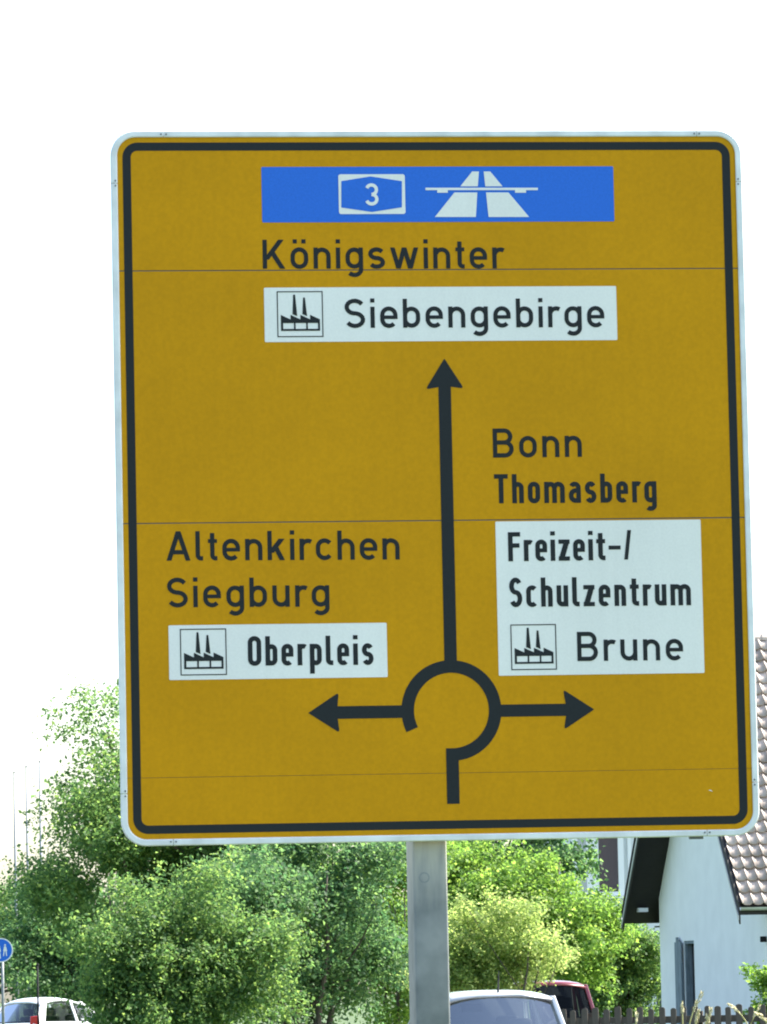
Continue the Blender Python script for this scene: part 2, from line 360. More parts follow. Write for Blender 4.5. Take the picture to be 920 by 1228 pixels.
def glyph(ch, nw):
    t = 1.12 if nw else 1.03; h = t / 2; F = []
    def rect(x0, y0, x1, y1): F.append([[(x0, y0), (x1, y0), (x1, y1), (x0, y1)]])
    def diag(x0, y0, x1, y1, w): F.append([[(x0 - w / 2, y0), (x0 + w / 2, y0), (x1 + w / 2, y1), (x1 - w / 2, y1)]])
    def rib(pts, closed=False): F.append(ribbon(pts, t, closed))
    def stad(w, H, z=0.0):
        R = (w - t) / 2; c = w / 2
        rib(arc(c, H - h - R, R, R, 0, 180) + arc(c, z + h + R, R, R, 180, 360), True)
    T, B = XH - h, h
    w = 4.2
    if ch in 'oö':
        w = 2.95 if nw else 4.25; stad(w, XH + 0.05, -0.05)
        if ch == 'ö': rect(w / 2 - 1.55, 6.1, w / 2 - 0.55, 7.1); rect(w / 2 + 0.55, 6.1, w / 2 + 1.55, 7.1)
    elif ch == 'O':
        w = 3.2 if nw else 5.0; stad(w, 7.05, -0.05)
    elif ch in 'nh':
        w = 2.8 if nw else 4.1; R = (w - t) / 2
        rect(0, 0, t, 7 if ch == 'h' else XH); rib(arc(w / 2, T - R, R, R, 170, 0) + [(w - h, 0)])
    elif ch == 'm':
        w = 4.95 if nw else 6.6; R = (w - t) / 4
        rect(0, 0, t, XH); rib(arc(h + R, T - R, R, R, 170, 0) + [(h + 2 * R, 0)]); rib(arc(h + 3 * R, T - R, R, R, 180, 0) + [(w - h, 0)])
    elif ch == 'u':
        w = 2.8 if nw else 4.1; R = (w - t) / 2
        rect(w - t, 0, w, XH); rib([(h, XH)] + arc(w / 2, B + R, R, R, 180, 350))
    elif ch == 'r':
        w = 2.25 if nw else 3.15; R = (2.8 if nw else 4.0) / 2 - h
        rect(0, 0, t, XH); rib(arc(h + R, T - R, R, R, 170, 52 if nw else 58))
        w = h + R + (R + h) * math.cos(math.radians(55)) - (0.25 if nw else 0.5)
    elif ch == 'b':
        w = 2.85 if nw else 4.15; rect(0, 0, t, 7); stad(w, XH)
    elif ch == 'p':
        w = 2.85 if nw else 4.15; rect(0, -2, t, XH); stad(w, XH)
    elif ch == 'g':
        w = 2.95 if nw else 4.2; stad(w, XH); R = (w - t) / 2
        rib([(w - h, XH), (w - h, -2.05 + h + R * 0.85)] + arc(w / 2, -2.05 + h + R * 0.85, R, R * 0.85, 0, -140))
    elif ch == 'e':
        w = 2.85 if nw else 4.2; R = (w - t) / 2; c = w / 2; m = 2.55; k = t * 0.42
        rib([(w - h, m - k), (w - h, T - R + 0.05)] + arc(c, T - R + 0.05, R, R, 0, 180) + arc(c, B + R - 0.05, R, R, 180, 318))
        rect(h, m - k, w - h, m + k)
    elif ch == 'c':
        w = 2.6 if nw else 3.95; R = ((2.85 if nw else 4.2) - t) / 2; c = R + h
        rib(arc(c, T - R + 0.05, R, R, 38, 180) + arc(c, B + R - 0.05, R, R, 180, 322))
    elif ch == 'a':
        w = 2.9; R = (w - t) / 2; Rb = 1.05
        rib(arc(w / 2, T - R, R, R, 155, 0) + [(w - h, 0)])
        rib([(w - h, 2.95)] + arc(h + Rb, 2.95 - Rb, Rb, Rb, 90, 180) + arc(h + Rb, B + Rb, Rb, Rb, 180, 270) + [(w - h, B)])
    elif ch in 'sS':
        H = 7.05 if ch == 'S' else XH + 0.05
        w = ((3.1 if nw else 4.9) if ch == 'S' else (2.75 if nw else 4.0))
        ry = (H + 0.05 - t) / 4; rx = (w - t) / 2
        rib(arc(w / 2, H - h - ry, rx, ry, 28, 262) + arc(w / 2, -0.05 + h + ry, rx, ry, 82, -152))
    elif ch == 't':
        w = 2.15; x = 1.0
        rib([(x, 6.55), (x, B + 0.75)] + arc(x + 0.75, B + 0.75, 0.75, 0.75, 180, 270, 6) + [(w + 0.02, B)]); rect(0, XH - t * 0.9, w, XH)
    elif ch == 'l':
        w = 1.75
        rib([(h, 7), (h, B + 0.75)] + arc(h + 0.75, B + 0.75, 0.75, 0.75, 180, 270, 6) + [(w, B)])
    elif ch == 'i':
        w = t; rect(0, 0, t, XH); rect(0, 6.1, t, 7.1)
    elif ch == 'k':
        w = 4.15; rect(0, 0, t, 7); diag(0.75, 1.75, 3.4, XH, 1.45); diag(3.5, 0, 1.9, 3.2, 1.25)
    elif ch == 'K':
        w = 5.4; rect(0, 0, t, 7); diag(0.8, 2.2, 4.45, 7, 1.35); diag(4.75, 0, 2.2, 4.1, 1.3)
    elif ch == 'A':
        w = 5.7; diag(0.57, 0, 2.87, 7, 1.14); diag(5.13, 0, 2.83, 7, 1.14); rect(1.2, 1.5, 4.5, 2.5)
    elif ch == 'B':
        w = 5.0; rect(0, 0, t, 7); m = 3.62; r1 = (7 - h - m) / 2; r2 = (m - h) / 2
        rib([(h, 7 - h), (w - 0.25 - h - r1, 7 - h)] + arc(w - 0.25 - h - r1, m + r1, r1, r1, 90, -90) + [(h, m)])
        rib([(h, m), (w - h - r2, m)] + arc(w - h - r2, h + r2, r2, r2, 90, -90) + [(h, h)])
    elif ch == 'F':
        w = 2.95; rect(0, 0, t, 7); rect(0, 7 - t * 0.95, w, 7); rect(0, 3.25, w - 0.2, 3.25 + t * 0.95)
    elif ch == 'T':
        w = 3.3; rect(w / 2 - h, 0, w / 2 + h, 7); rect(0, 7 - t * 0.95, w, 7)
    elif ch == 'w':
        w = 6.8
        for a, c in ((0.55, 1.98), (3.4, 1.98), (3.4, 4.82), (6.25, 4.82)): diag(c, 0, a, XH, 1.1)
    elif ch == 'z':
        w = 2.7; rect(0, XH - t * 0.92, w, XH); rect(0, 0, w, t * 0.92); diag(0.72, 0.5, w - 0.72, XH - 0.5, 1.35)
    elif ch == '-':
        w = 2.9; rect(0, 2.55, w, 3.5)
    elif ch == '/':
        w = 1.8; diag(0.45, 0.1, 1.35, 7.2, 0.92)
    elif ch == '3':
        w = 4.3; r = (w - t) / 2; ry = (7 - t) / 4
        rib(arc(w / 2, 7 - h - ry, r * 0.95, ry, 160, -90)); rib(arc(w / 2, h + ry, r, ry, 90, -160))
    return F, w
def lettering(text, p0, p1, cap, narrow, parent, m, lift):
    (u0, z0), (u1, z1) = sp(*p0), sp(*p1)
    k = cap / 7.0
    G = [glyph(c, narrow) for c in text]
    tot = sum(w for _, w in G); gap = ((u1 - u0) / k - tot) / max(1, len(text) - 1)
    x = 0.0; total = (u1 - u0)
    for F, w in G:
        b = MB()
        for si, stroke in enumerate(F):
            for q in stroke:
                pts = []
                for gx, gy in q:
                    du = (x + gx) * k
                    pts.append((u0 + du, FRONT - lift - 0.00018 * si, z0 + (z1 - z0) * du / total + gy * k))
                b.poly(pts)
        b.build('letter', m, parent, recalc=False)
        x += w + gap
def rect_field(lt, rb, m, name, lift=0.0009, r=0.004):
    a, c = sp(*lt), sp(*rb)
    return MB().poly(face_pts(rrect(a[0], c[0], c[1], a[1], r, 3), lift)).build(name, m, sign, recalc=False)
CAP = 0.1030
LY, LW = 0.0011, 0.0019
lettering('Königswinter', (315.4, 322.3), (603.9, 321.9), CAP, False, sign, MT['black'], LY)
lettering('Bonn', (591.5, 548.8), (698.0, 547.8), CAP, False, sign, MT['black'], LY)
lettering('Thomasberg', (593.2, 603.6), (787.7, 602.4), CAP, True, sign, MT['black'], LY)
lettering('Altenkirchen', (199.9, 672.4), (479.5, 671.0), CAP, False, sign, MT['black'], LY)
lettering('Siegburg', (200.8, 728.3), (395.3, 727.4), CAP, False, sign, MT['black'], LY)
f1 = rect_field((316.5, 345), (740.5, 407.8), MT['white'], 'white_field')
lettering('Siebengebirge', (413.7, 393.3), (725.0, 392.4), CAP, False, f1, MT['black'], LW)
f2 = rect_field((202, 750), (465, 812), MT['white'], 'white_field')
lettering('Oberpleis', (297.6, 798.4), (448.2, 797.2), CAP, True, f2, MT['black'], LW)
f3 = rect_field((594, 625.5), (845, 807), MT['white'], 'white_field')
lettering('Freizeit-/', (609.8, 673.2), (757.6, 671.5), CAP, True, f3, MT['black'], LW)
lettering('Schulzentrum', (611.2, 728.0), (828.8, 725.8), CAP, True, f3, MT['black'], LW)
lettering('Brune', (692.6, 792.8), (819.5, 791.7), CAP, False, f3, MT['black'], LW)
def factory(lt, rb, parent):
    a, c = sp(*lt), sp(*rb); w, hh = c[0] - a[0], a[1] - c[1]
    Q = lambda pts, l=LW: [(a[0] + x * w, FRONT - l, c[1] + y * hh) for x, y in pts]
    b = MB(); t = 0.022
    for x0, x1, y0, y1 in ((0, 1, 0, t), (0, 1, 1 - t, 1), (0, t, t, 1 - t), (1 - t, 1, t, 1 - t)):
        b.poly(Q([(x0, y0), (x1, y0), (x1, y1), (x0, y1)]))
    # lower storey: frame round three openings
    for x0, x1, y0, y1 in ((.08, .93, .135, .178), (.08, .93, .305, .36), (.08, .128, .178, .305), (.362, .398, .178, .305), (.628, .664, .178, .305), (.885, .93, .178, .305)):
        b.poly(Q([(x0, y0), (x1, y0), (x1, y1), (x0, y1)]))
    for x in (.08, .2925, .505, .7175):
        b.poly(Q([(x, .36), (x + .2125, .36), (x + .2125, .385), (x, .485)]))
    b.poly(Q([(.335, .500), (.438, .455), (.400, .925), (.357, .925)]))
    b.poly(Q([(.550, .500), (.652, .455), (.612, .862), (.572, .862)]))
    b.build('factory_symbol', MT['black'], parent, recalc=False)
factory((331.8, 349.4), (388.0, 404.1), f1)
factory((215.7, 754.3), (272.3, 809.4), f2)
factory((612.0, 749.0), (668.0, 803.0), f3)
# blue motorway field
fb = rect_field((313.4, 200.3), (736.9, 265.4), MT['blue'], 'blue_field')
def bz(x, y): return sp(400 + x / 3.538, 195 + y / 3.538)
b = MB()
bo = [bz(20, 50), bz(302, 50), bz(302, 218), bz(20, 218)]
b.poly(face_pts(rrect(bo[0][0], bo[1][0], bo[2][1], bo[0][1], 0.008, 5), LW)); bad = b.build('route_badge', MT['white'], fb, recalc=False)
MB().poly(face_pts([bz(*p) for p in ((33, 79), (157, 59), (290, 79), (290, 190), (163, 210), (33, 191))], LW + 0.0008)).build('badge_ground', MT['blue'], fb, recalc=False)
lettering('3', (437.6, 246.7), (453.7, 246.7), 0.0795, False, fb, MT['white'], LW + 0.0018)
b = MB()
for q in (((588, 38), (617, 38), (612, 101), (538, 101)), ((637, 38), (665, 38), (717, 101), (644, 101)),
          ((513, 127), (610, 127), (604, 231), (430, 231)), ((647, 127), (742, 127), (830, 231), (658, 231)),
          ((390, 107), (867, 107), (867, 117), (390, 117)), ((440, 117), (485, 117), (485, 128), (440, 128)), ((770, 117), (817, 117), (817, 128), (770, 128))):
    b.poly(face_pts([bz(*p) for p in q], LW))
b.build('motorway_symbol', MT['white'], fb, recalc=False)
# roundabout diagram
def rounded(pts, rs, seg=5):
    o = []
    n = len(pts)
    for i, p in enumerate(pts):
        r = rs[i]
        if not r: o.append(p); continue
        a = Vector(pts[i - 1]) - Vector(p); c = Vector(pts[(i + 1) % n]) - Vector(p); P = Vector(p)
        a.normalize(); c.normalize(); ang = a.angle(c); d = r / math.tan(ang / 2)
        s, e = P + a * d, P + c * d
        for k in range(seg + 1):
            t = k / seg; q = (1 - t) ** 2 * s + 2 * t * (1 - t) * P + t * t * e; o.append((q.x, q.y))
    return o
cx_, cz_ = sp(541.5, 852.0); RR = (sp(601.5, 852)[0] - sp(481.7, 852)[0]) / 2; TT = 0.0440
b = MB(); ly = LY
for q in ribbon([(cx_ + (RR - TT / 2) * math.cos(math.radians(a)), cz_ + (RR - TT / 2) * math.sin(math.radians(a))) for a in [205 - 298 * i / 60 for i in range(61)]], TT):
    b.poly(face_pts(q, ly))
zin = cz_ + RR - TT * 0.5
t0, t1 = sp(525.8, 464.3)[0], sp(540.7, 464.0)[0]; zt = sp(533, 464.2)[1]; e0 = sp(533, 790)[0]
b.poly(face_pts([(t0, zt + 0.02), (t1, zt + 0.02), (t1, zin), (t0, zin)], ly + 0.0002))
tip = sp(532.9, 430.0); hl = sp(510.4, 467.0); hr = sp(556.4, 465.8); nm = (t0 + t1) / 2
b.poly(face_pts(rounded([tip, hl, (nm, zt + 0.004), hr], [0, 0.006, 0, 0.006]), ly + 0.0004))
def harrow(tipp, top, bot, nx, sh_end, yt, yb):
    tp, to, bo_ = sp(*tipp), sp(*top), sp(*bot); zc = tp[1]
    un = sp(nx, yt)[0]; ue = sp(sh_end, yt)[0]; hw = (sp(nx, yt)[1] - sp(nx, yb)[1]) / 2
    s = 1 if tp[0] < un else -1; us = un - s * 0.02
    b.poly(face_pts([(us, zc - hw), (ue, zc - hw), (ue, zc + hw), (us, zc + hw)], ly + 0.0002))
    b.poly(face_pts(rounded([tp, to, (un - s * 0.002, zc), bo_], [0, 0.006, 0, 0.006]), ly + 0.0004))
harrow((369.8, 855.0), (406.2, 830.4), (407.4, 878.8), 404.6, 487, 847.1, 862.2)
harrow((712.6, 850.7), (675.2, 826.8), (676.6, 875.0), 679.0, 596, 843.7, 858.3)
s0, s1 = sp(535.6, 930), sp(550.6, 930); zb_, zt_ = sp(543, 964)[1], cz_ - (RR - TT)
b.poly(face_pts([(s0[0], zb_), (s1[0], zb_), (s1[0], zt_), (s0[0], zt_)], ly + 0.0002))
b.build('roundabout_diagram', MT['black'], sign, recalc=False)
c0 = sp(852, 948)
MB().poly(face_pts([(c0[0] - 0.008, c0[1] + 0.002), (c0[0] - 0.001, c0[1] - 0.001), (c0[0] + 0.008, c0[1] - 0.0035), (c0[0] + 0.002, c0[1] + 0.002)], 0.0012)).build('scratch', MT['white'], sign, recalc=False)
# post (box section), base plate, rails and clamps behind the board
pc = sp(517.5, 1040)[0]
post = MB().box(pc - 0.058, pc + 0.062, FRONT + 0.05, FRONT + 0.25, 0.0, Z1 - 0.12).build('post', MT['galv'], sign, smooth=True, bevel=0.009, bseg=3)
pmat = MT['galv'].copy(); pmat.name = 'stained_post_steel'; post.data.materials[0] = pmat; nt = pmat.node_tree
_tc = nt.nodes.new('ShaderNodeTexCoord'); _sx = nt.nodes.new('ShaderNodeSeparateXYZ'); nt.links.new(_tc.outputs['Object'], _sx.inputs[0])
_mp = nt.nodes.new('ShaderNodeMapping'); _mp.inputs['Scale'].default_value = (38, 38, 5); nt.links.new(_tc.outputs['Object'], _mp.inputs[0])
_nz = nt.nodes.new('ShaderNodeTexNoise'); _nz.inputs['Scale'].default_value = 1.0; _nz.inputs['Detail'].default_value = 5; nt.links.new(_mp.outputs[0], _nz.inputs['Vector'])
_mr = nt.nodes.new('ShaderNodeMapRange'); _mr.inputs['From Min'].default_value = 1.78; _mr.inputs['From Max'].default_value = 2.08; nt.links.new(_sx.outputs['Z'], _mr.inputs['Value'])
_mu = nt.nodes.new('ShaderNodeMath'); _mu.operation = 'MULTIPLY'; nt.links.new(_mr.outputs[0], _mu.inputs[0]); nt.links.new(_nz.outputs[0], _mu.inputs[1])
_r2 = nt.nodes.new('ShaderNodeValToRGB'); _r2.color_ramp.elements[0].position = .12; _r2.color_ramp.elements[1].position = .5; nt.links.new(_mu.outputs[0], _r2.inputs[0])
_mx = nt.nodes.new('ShaderNodeMixRGB'); _mx.inputs[2].default_value = (.36, .355, .31, 1); nt.links.new(_r2.outputs[0], _mx.inputs[0])
_old = nt.nodes['Principled BSDF'].inputs['Base Color'].links[0].from_socket
nt.links.new(_old, _mx.inputs[1]); nt.links.new(_mx.outputs[0], nt.nodes['Principled BSDF'].inputs['Base Color'])
su, sz = sp(511, 1052)
b = MB(); _o = [(su + .019 * math.cos(a), sz + .019 * math.sin(a)) for a in [2 * math.pi * i / 24 for i in range(24)]]; _i = [(su + .014 * math.cos(a), sz + .014 * math.sin(a)) for a in [2 * math.pi * i / 24 for i in range(24)]]
b.v = [(u, FRONT + .0494, z) for u, z in _o + _i]; b.f = [(k, (k + 1) % 24, 24 + (k + 1) % 24, 24 + k) for k in range(24)]; b.build('plug_ring', MT['galv'], sign, recalc=False)
MB().box(pc - 0.063, pc + 0.067, FRONT + 0.045, FRONT + 0.255, Z1 - 0.12, Z1 - 0.112).build('post_cap', MT['darkmetal'], sign)
MB().box(pc - 0.16, pc + 0.16, FRONT - 0.02, FRONT + 0.32, 0.0, 0.02).build('base_plate', MT['galv'], sign, bevel=0.003)
for sx in (-0.13, 0.13):
    for y in (FRONT + 0.01, FRONT + 0.29):
        b = MB(); b.tube([(pc + sx, y, 0.015), (pc + sx, y, 0.05)], 0.016, 6); b.build('anchor_bolt', MT['darkmetal'], sign)
for z in (Z0 + 0.35, Z0 + 1.25, Z0 + 2.15):
    MB().box(px0 + 0.1, px1 - 0.1, FRONT + 0.0045, FRONT + 0.049, z - 0.03, z + 0.03).build('cross_rail', MT['alu'], sign)
    MB().box(pc - 0.085, pc + 0.089, FRONT + 0.02, FRONT + 0.262, z - 0.052, z - 0.033).build('clamp', MT['alu'], sign, bevel=0.003)
for px, py, w, hh, top in ((280, 156.5, 0.04, 0.006, True), (738, 156, 0.03, 0.005, True), (836, 1003.5, 0.05, 0.009, False)):
    u = sp(px, py)[0]
    z0, z1 = (Z1 - 0.03, Z1 + hh) if top else (Z0 - hh, Z0 + 0.03)
    MB().box(u - w / 2, u + w / 2, FRONT + 0.008, FRONT + 0.03, z0, z1).build('edge_clip', MT['rivet'], sign, bevel=0.003)

# ================================================================ WHITE HOUSE WITH STEEP TILED ROOF
TH = math.radians(10.5)
V = at(888, 1087, 97.0)                                   # tip of eave and verge
e2 = Vector((math.cos(TH), math.sin(TH), 0)); e1 = Vector((-math.sin(TH), math.cos(TH), 0))
OG, OE, GW, HL = 0.65, 0.45, 8.8, 9.0                      # verge and eave overhang, gable width, house length
hc = V + e2 * OG + e1 * OE
hz = ground(hc.x, hc.y)
house = empty('white_house', (hc.x, hc.y, hz), TH)
tag(house, 'white plastered house with steep brown tiled roof behind the picket fence', 'house')
ZE = V.z - hz                                              # eave height above ground at the roof edge
RISE = 5.35; HALF = GW / 2 + OE; SLA = math.atan2(RISE, HALF); SLL = math.hypot(RISE, HALF)
def zroof(y): return ZE + (HALF - abs(y - GW / 2)) * RISE / HALF
TK = 0.16                                                  # roof build-up below the tile line
DY0, DY1 = 5.9, 6.75; DZ = 2.13                            # side door in the gable
ysplit = [0, DY0, DY1, GW]
b = MB()
def wall_col(y0, y1, z0):                                  # gable wall strip up to the roof underside
    ys = sorted({y0, y1} | ({GW / 2} if y0 < GW / 2 < y1 else set()))
    loop = [(y0, z0), (y1, z0)] + [(y, zroof(y) - TK) for y in reversed(ys)]
    b.loft([[(0, y, z) for y, z in loop], [(0.3, y, z) for y, z in loop]])
wall_col(0, DY0, -0.3); wall_col(DY1, GW, -0.3); wall_col(DY0, DY1, DZ)
b.build('gable_wall', MT['plaster'], house)
b = MB(); b.box(0.3, HL, 0, 0.3, -0.3, zroof(0) - TK); b.build('side_wall', MT['plaster'], house)
b = MB(); b.box(0.3, HL, GW - 0.3, GW, -0.3, zroof(GW) - TK); b.build('rear_wall', MT['plaster'], house)
b = MB(); loop = [(0.3, -0.3), (GW - 0.3, -0.3), (GW - 0.3, zroof(GW - .3) - TK), (GW / 2, zroof(GW / 2) - TK), (0.3, zroof(.3) - TK)]
b.loft([[(HL - 0.3, y, z) for y, z in loop], [(HL, y, z) for y, z in loop]]); b.build('end_wall', MT['plaster'], house)
# side door: opening, black panel for the unlit door, folded-back boarded leaf
MB().box(0.16, 0.2, DY0, DY1, -0.3, DZ).build('doorway', MT['dark'], house)  # near-black panel: darkness of the open, unlit interior put into its colour
fr = MB().box(0.02, 0.158, DY0, DY0 + 0.05, -0.3, DZ); fr.box(0.02, 0.158, DY1 - 0.05, DY1, -0.3, DZ); fr.box(0.02, 0.158, DY0 + 0.05, DY1 - 0.05, DZ - 0.06, DZ); fr.build('door_frame', MT['shutter'], house)
leaf = MB().box(-0.035, -0.02, DY1 + 0.02, DY1 + 0.58, 0.35, 1.7).build('shutter', MT['shutter'], house)
for k in range(4):
    y = DY1 + 0.02 + k * 0.14
    MB().box(-0.062 + 0.004 * (k % 2), -0.036, y, y + 0.132, 0.05, DZ - 0.02 + 0.05 * ((k * 37) % 3)).build('board', MT['shutter'], leaf)
for y in (2.0,):
    b = MB().box(-0.12, -0.002, 0.15, 0.21, 2.02, 2.13); b.build('wall_lamp', MT['darkmetal'], house, bevel=0.01)
# windows on the side wall (facing the street)
for x in (1.8, 4.2, 6.6):
    w = MB().box(x, x + 1.1, -0.03, -0.002, 0.9, 2.1).build('window', MT['frame'], house)
    MB().box(x + 0.07, x + 0.51, -0.04, -0.031, 0.98, 2.02).build('pane', MT['pane'], w); MB().box(x + 0.59, x + 1.03, -0.04, -0.031, 0.98, 2.02).build('pane', MT['pane'], w)
# roof decks
XA, XB = -OG, HL + OG
def slab(side):
    sgn = 1 if side == 0 else -1
    y0 = -OE if side == 0 else GW + OE; ym = GW / 2
    p = [(y0, ZE - 0.02), (ym, ZE + RISE - 0.02), (ym, ZE + RISE - TK), (y0, ZE - TK)]
    b = MB(); b.loft([[(XA, y, z) for y, z in p], [(XB, y, z) for y, z in p]])
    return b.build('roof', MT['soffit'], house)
roofs = [slab(0), slab(1)]
# soffit boards under the left verge, seen from below; verge boards, zinc trims, gutters
for side in (0, 1):
    y0 = -OE if side == 0 else GW + OE; ym = GW / 2
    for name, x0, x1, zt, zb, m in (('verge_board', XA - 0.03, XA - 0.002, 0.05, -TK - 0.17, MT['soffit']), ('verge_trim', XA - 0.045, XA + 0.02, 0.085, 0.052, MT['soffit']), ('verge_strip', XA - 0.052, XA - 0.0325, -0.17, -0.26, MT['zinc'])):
        p = [(y0, ZE + zt), (ym, ZE + RISE + zt), (ym, ZE + RISE + zb), (y0, ZE + zb)]
        b = MB(); b.loft([[(x0, y, z) for y, z in p], [(x1, y, z) for y, z in p]]); b.build(name, m, house)
    s = -1 if side == 0 else 1
    b = MB(); prof = [(y0 + s * (0.065 + 0.06 * math.cos(a)), ZE - 0.02 + 0.06 * math.sin(a)) for a in [math.pi + math.pi * i / 6 for i in range(7)]]
    inner = [(y0 + s * (0.065 + 0.05 * math.cos(a)), ZE - 0.02 + 0.05 * math.sin(a)) for a in [2 * math.pi - math.pi * i / 6 for i in range(7)]]
    b.loft([[(XA - 0.02, y, z) for y, z in prof + inner], [(XB, y, z) for y, z in prof + inner]]); b.build('gutter', MT['zinc'], house)
    ysf0, ysf1 = (y0, 0.0) if side == 0 else (GW, y0)
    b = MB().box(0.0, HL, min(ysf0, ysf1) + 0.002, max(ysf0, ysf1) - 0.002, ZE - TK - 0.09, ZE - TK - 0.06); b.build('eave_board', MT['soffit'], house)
b = MB().box(-0.42, -0.22, GW + 0.05, GW + 0.25, ZE - TK - 0.12 + 0.35, ZE - TK + 0.31); b.build('soffit_lamp', MT['frame'], house)
# tiles
TW, TC = 0.212, 0.312
def tile_mesh():
    v = []; f = []; nx = 8
    prof = [0.052, 0.050, 0.034, 0.010, 0.0, 0.002, 0.010, 0.032, 0.052]
    xs = [TW * q for q in (0, .08, .16, .26, .5, .68, .80, .89, .95)]
    for y, dz in ((0.0, 0.062), (TC * 1.18, 0.0)):
        for x, z in zip(xs, prof): v.append((x, y, z + dz + 0.004))
    for x, z in zip(xs, prof): v.append((x, 0.004, z + 0.062 - 0.020))
    n = nx + 1
    for i in range(nx): f.append((i, i + 1, n + i + 1, n + i)); f.append((2 * n + i, 2 * n + i + 1, i + 1, i))
    me = bpy.data.meshes.new('tile'); me.from_pydata(v, [], f); me.update()
    for p in me.polygons: p.use_smooth = p.index % 2 == 0
    me.materials.append(MT['tile']); return me
tm = tile_mesh(); NC = int(SLL / TC); NCOL = 12
rs = random.Random(3)
for r in range(NC):
    for c in range(NCOL):
        o = bpy.data.objects.new('tile', tm); COL.objects.link(o); o.parent = roofs[0]
        s = r * TC
        o.location = (XA + 0.01 + c * TW, -OE - 0.03 * math.cos(SLA) + s * math.cos(SLA), ZE - 0.012 + s * math.sin(SLA) + rs.uniform(0, 0.004))
        o.rotation_euler = (SLA + rs.uniform(-.012, .012), 0, rs.uniform(-.012, .012))
def tile_field(side, c0):
    b = MB(); src = [tuple(v.co) for v in tm.vertices]; fs = [tuple(p.vertices) for p in tm.polygons]
    ca, sa = math.cos(SLA), math.sin(SLA)
    for r in range(NC):
        for c in range(c0, int((XB - XA) / TW)):
            n = len(b.v); s = r * TC - 0.03
            for x, y, z in src:
                X = XA + 0.01 + c * TW + x; d = (s + y) * ca - z * sa; zz = ZE - 0.012 + (s + y) * sa + z * ca
                b.v.append((X, -OE + d if side == 0 else GW + OE - d, zz))
            b.f += [tuple(n + i for i in q) for q in fs]
    o = b.build('tile_field', MT['tile'], roofs[side], recalc=False); o['kind'] = 'stuff'
tile_field(0, NCOL); tile_field(1, 0)
for k in range(int((XB - XA) / 0.36)):
    b = MB(); x = XA + k * 0.36
    b.loft([[(xx, GW / 2 + r * math.cos(a), ZE + RISE + 0.0 + r * math.sin(a)) for a in [-.3 + (math.pi + .6) * i / 8 for i in range(9)]] for xx, r in ((x, 0.13), (x + 0.39, 0.115))], closed=False, caps=False)
    b.build('ridge_tile', MT['tile'], roofs[0], recalc=False)
b = MB().box(5.0, 5.6, GW / 2 - 0.3, GW / 2 + 0.3, ZE + RISE - 0.6, ZE + RISE + 0.75); b.build('chimney', MT['kerb'], house)

# ================================================================ FAR PALE HOUSE
fc = at(688, 1030, 150.0)
fh = empty('pale_house', (fc.x, fc.y, ground(fc.x, fc.y)), math.radians(4))
tag(fh, 'pale grey two-storey house with tall windows half hidden behind the bright trees', 'house')
b = MB().box(0, 10, 0, 9, -0.2, 6.4); b.build('wall', MT['greywall'], fh)
b = MB(); b.loft([[(-0.4, -0.5, 6.4), (-0.4, 9.5, 6.4), (-0.4, 4.5, 9.4)], [(10.4, -0.5, 6.4), (10.4, 9.5, 6.4), (10.4, 4.5, 9.4)]]); b.build('roof', MT['slate'], fh)
for x0, x1, m in ((0.12, 0.36, 'netpane'), (0.72, 1.28, 'pane'), (2.3, 2.9, 'pane'), (4.2, 5.4, 'pane'), (7.0, 8.2, 'pane')):
    for z0, z1 in ((0.6, 2.4), (4.0, 6.05)):
        w = MB().box(x0 - 0.17, x1 + 0.17, -0.10, -0.002, z0 - 0.12, z1 + 0.12).build('window', MT['frame'], fh)
        MB().box(x0, x1, -0.11, -0.101, z0, z1).build('pane', MT[m], w)
        MB().box(x0 - 0.2, x1 + 0.2, -0.18, -0.102, z0 - 0.2, z0 - 0.13).build('sill', MT['frame'], w)
for x in (0.52, 1.62): MB().box(x - 0.05, x + 0.05, -0.09, -0.002, -0.2, 6.39).build('pilaster', MT['frame'], fh)

# ================================================================ PICKET FENCE
F0, F1 = at(560, 1210, 68.4), at(985, 1204, 67.6)
fdir = Vector((F1.x - F0.x, F1.y - F0.y, 0)); flen = fdir.length; fdir.normalize(); frz = math.atan2(fdir.y, fdir.x)
fg = ground(F0.x, F0.y)
fence = empty('picket_fence', (F0.x, F0.y, fg), frz)
tag(fence, 'weathered brown picket fence with rounded tops in front of the white house', 'fence')
FT = at(850, 1206.6, 67.85).z - fg
pm = []
for vtx in range(3):
    b = MB(); hw = 0.040 + 0.003 * (vtx - 1); tp = FT + (0.012 * (vtx - 1))
    loop = [(-hw, 0.06), (hw, 0.06), (hw, tp - 0.028)] + [(hw * math.cos(a), tp - 0.028 + 0.028 * math.sin(a)) for a in [math.pi * i / 8 for i in range(1, 8)]] + [(-hw, tp - 0.028)]
    b.loft([[(x, -0.024, z) for x, z in loop], [(x, -0.002, z) for x, z in loop]])
    o = b.build('picket', MT['picket'], fence); pm.append(o.data); bpy.data.objects.remove(o)
SPC = 0.146; npk = int(flen / SPC)
for i in range(npk):
    o = bpy.data.objects.new('picket', pm[(i * 7 + i // 3) % 3]); COL.objects.link(o); o.parent = fence
    o.location = (0.1 + i * SPC + rs.uniform(-.006, .006), 0, rs.uniform(-.012, .010)); o.rotation_euler = (0, rs.uniform(-.012, .012), 0)
for z in (0.3, FT - 0.21):
    MB().box(0, flen, 0.0, 0.045, z, z + 0.09).build('rail', MT['picket'], fence)
for k in range(4):
    x = 0.15 + k * (flen - 0.3) / 3
    MB().box(x - 0.045, x + 0.045, 0.047, 0.137, -0.3, FT - 0.06).build('fence_post', MT['picket'], fence)

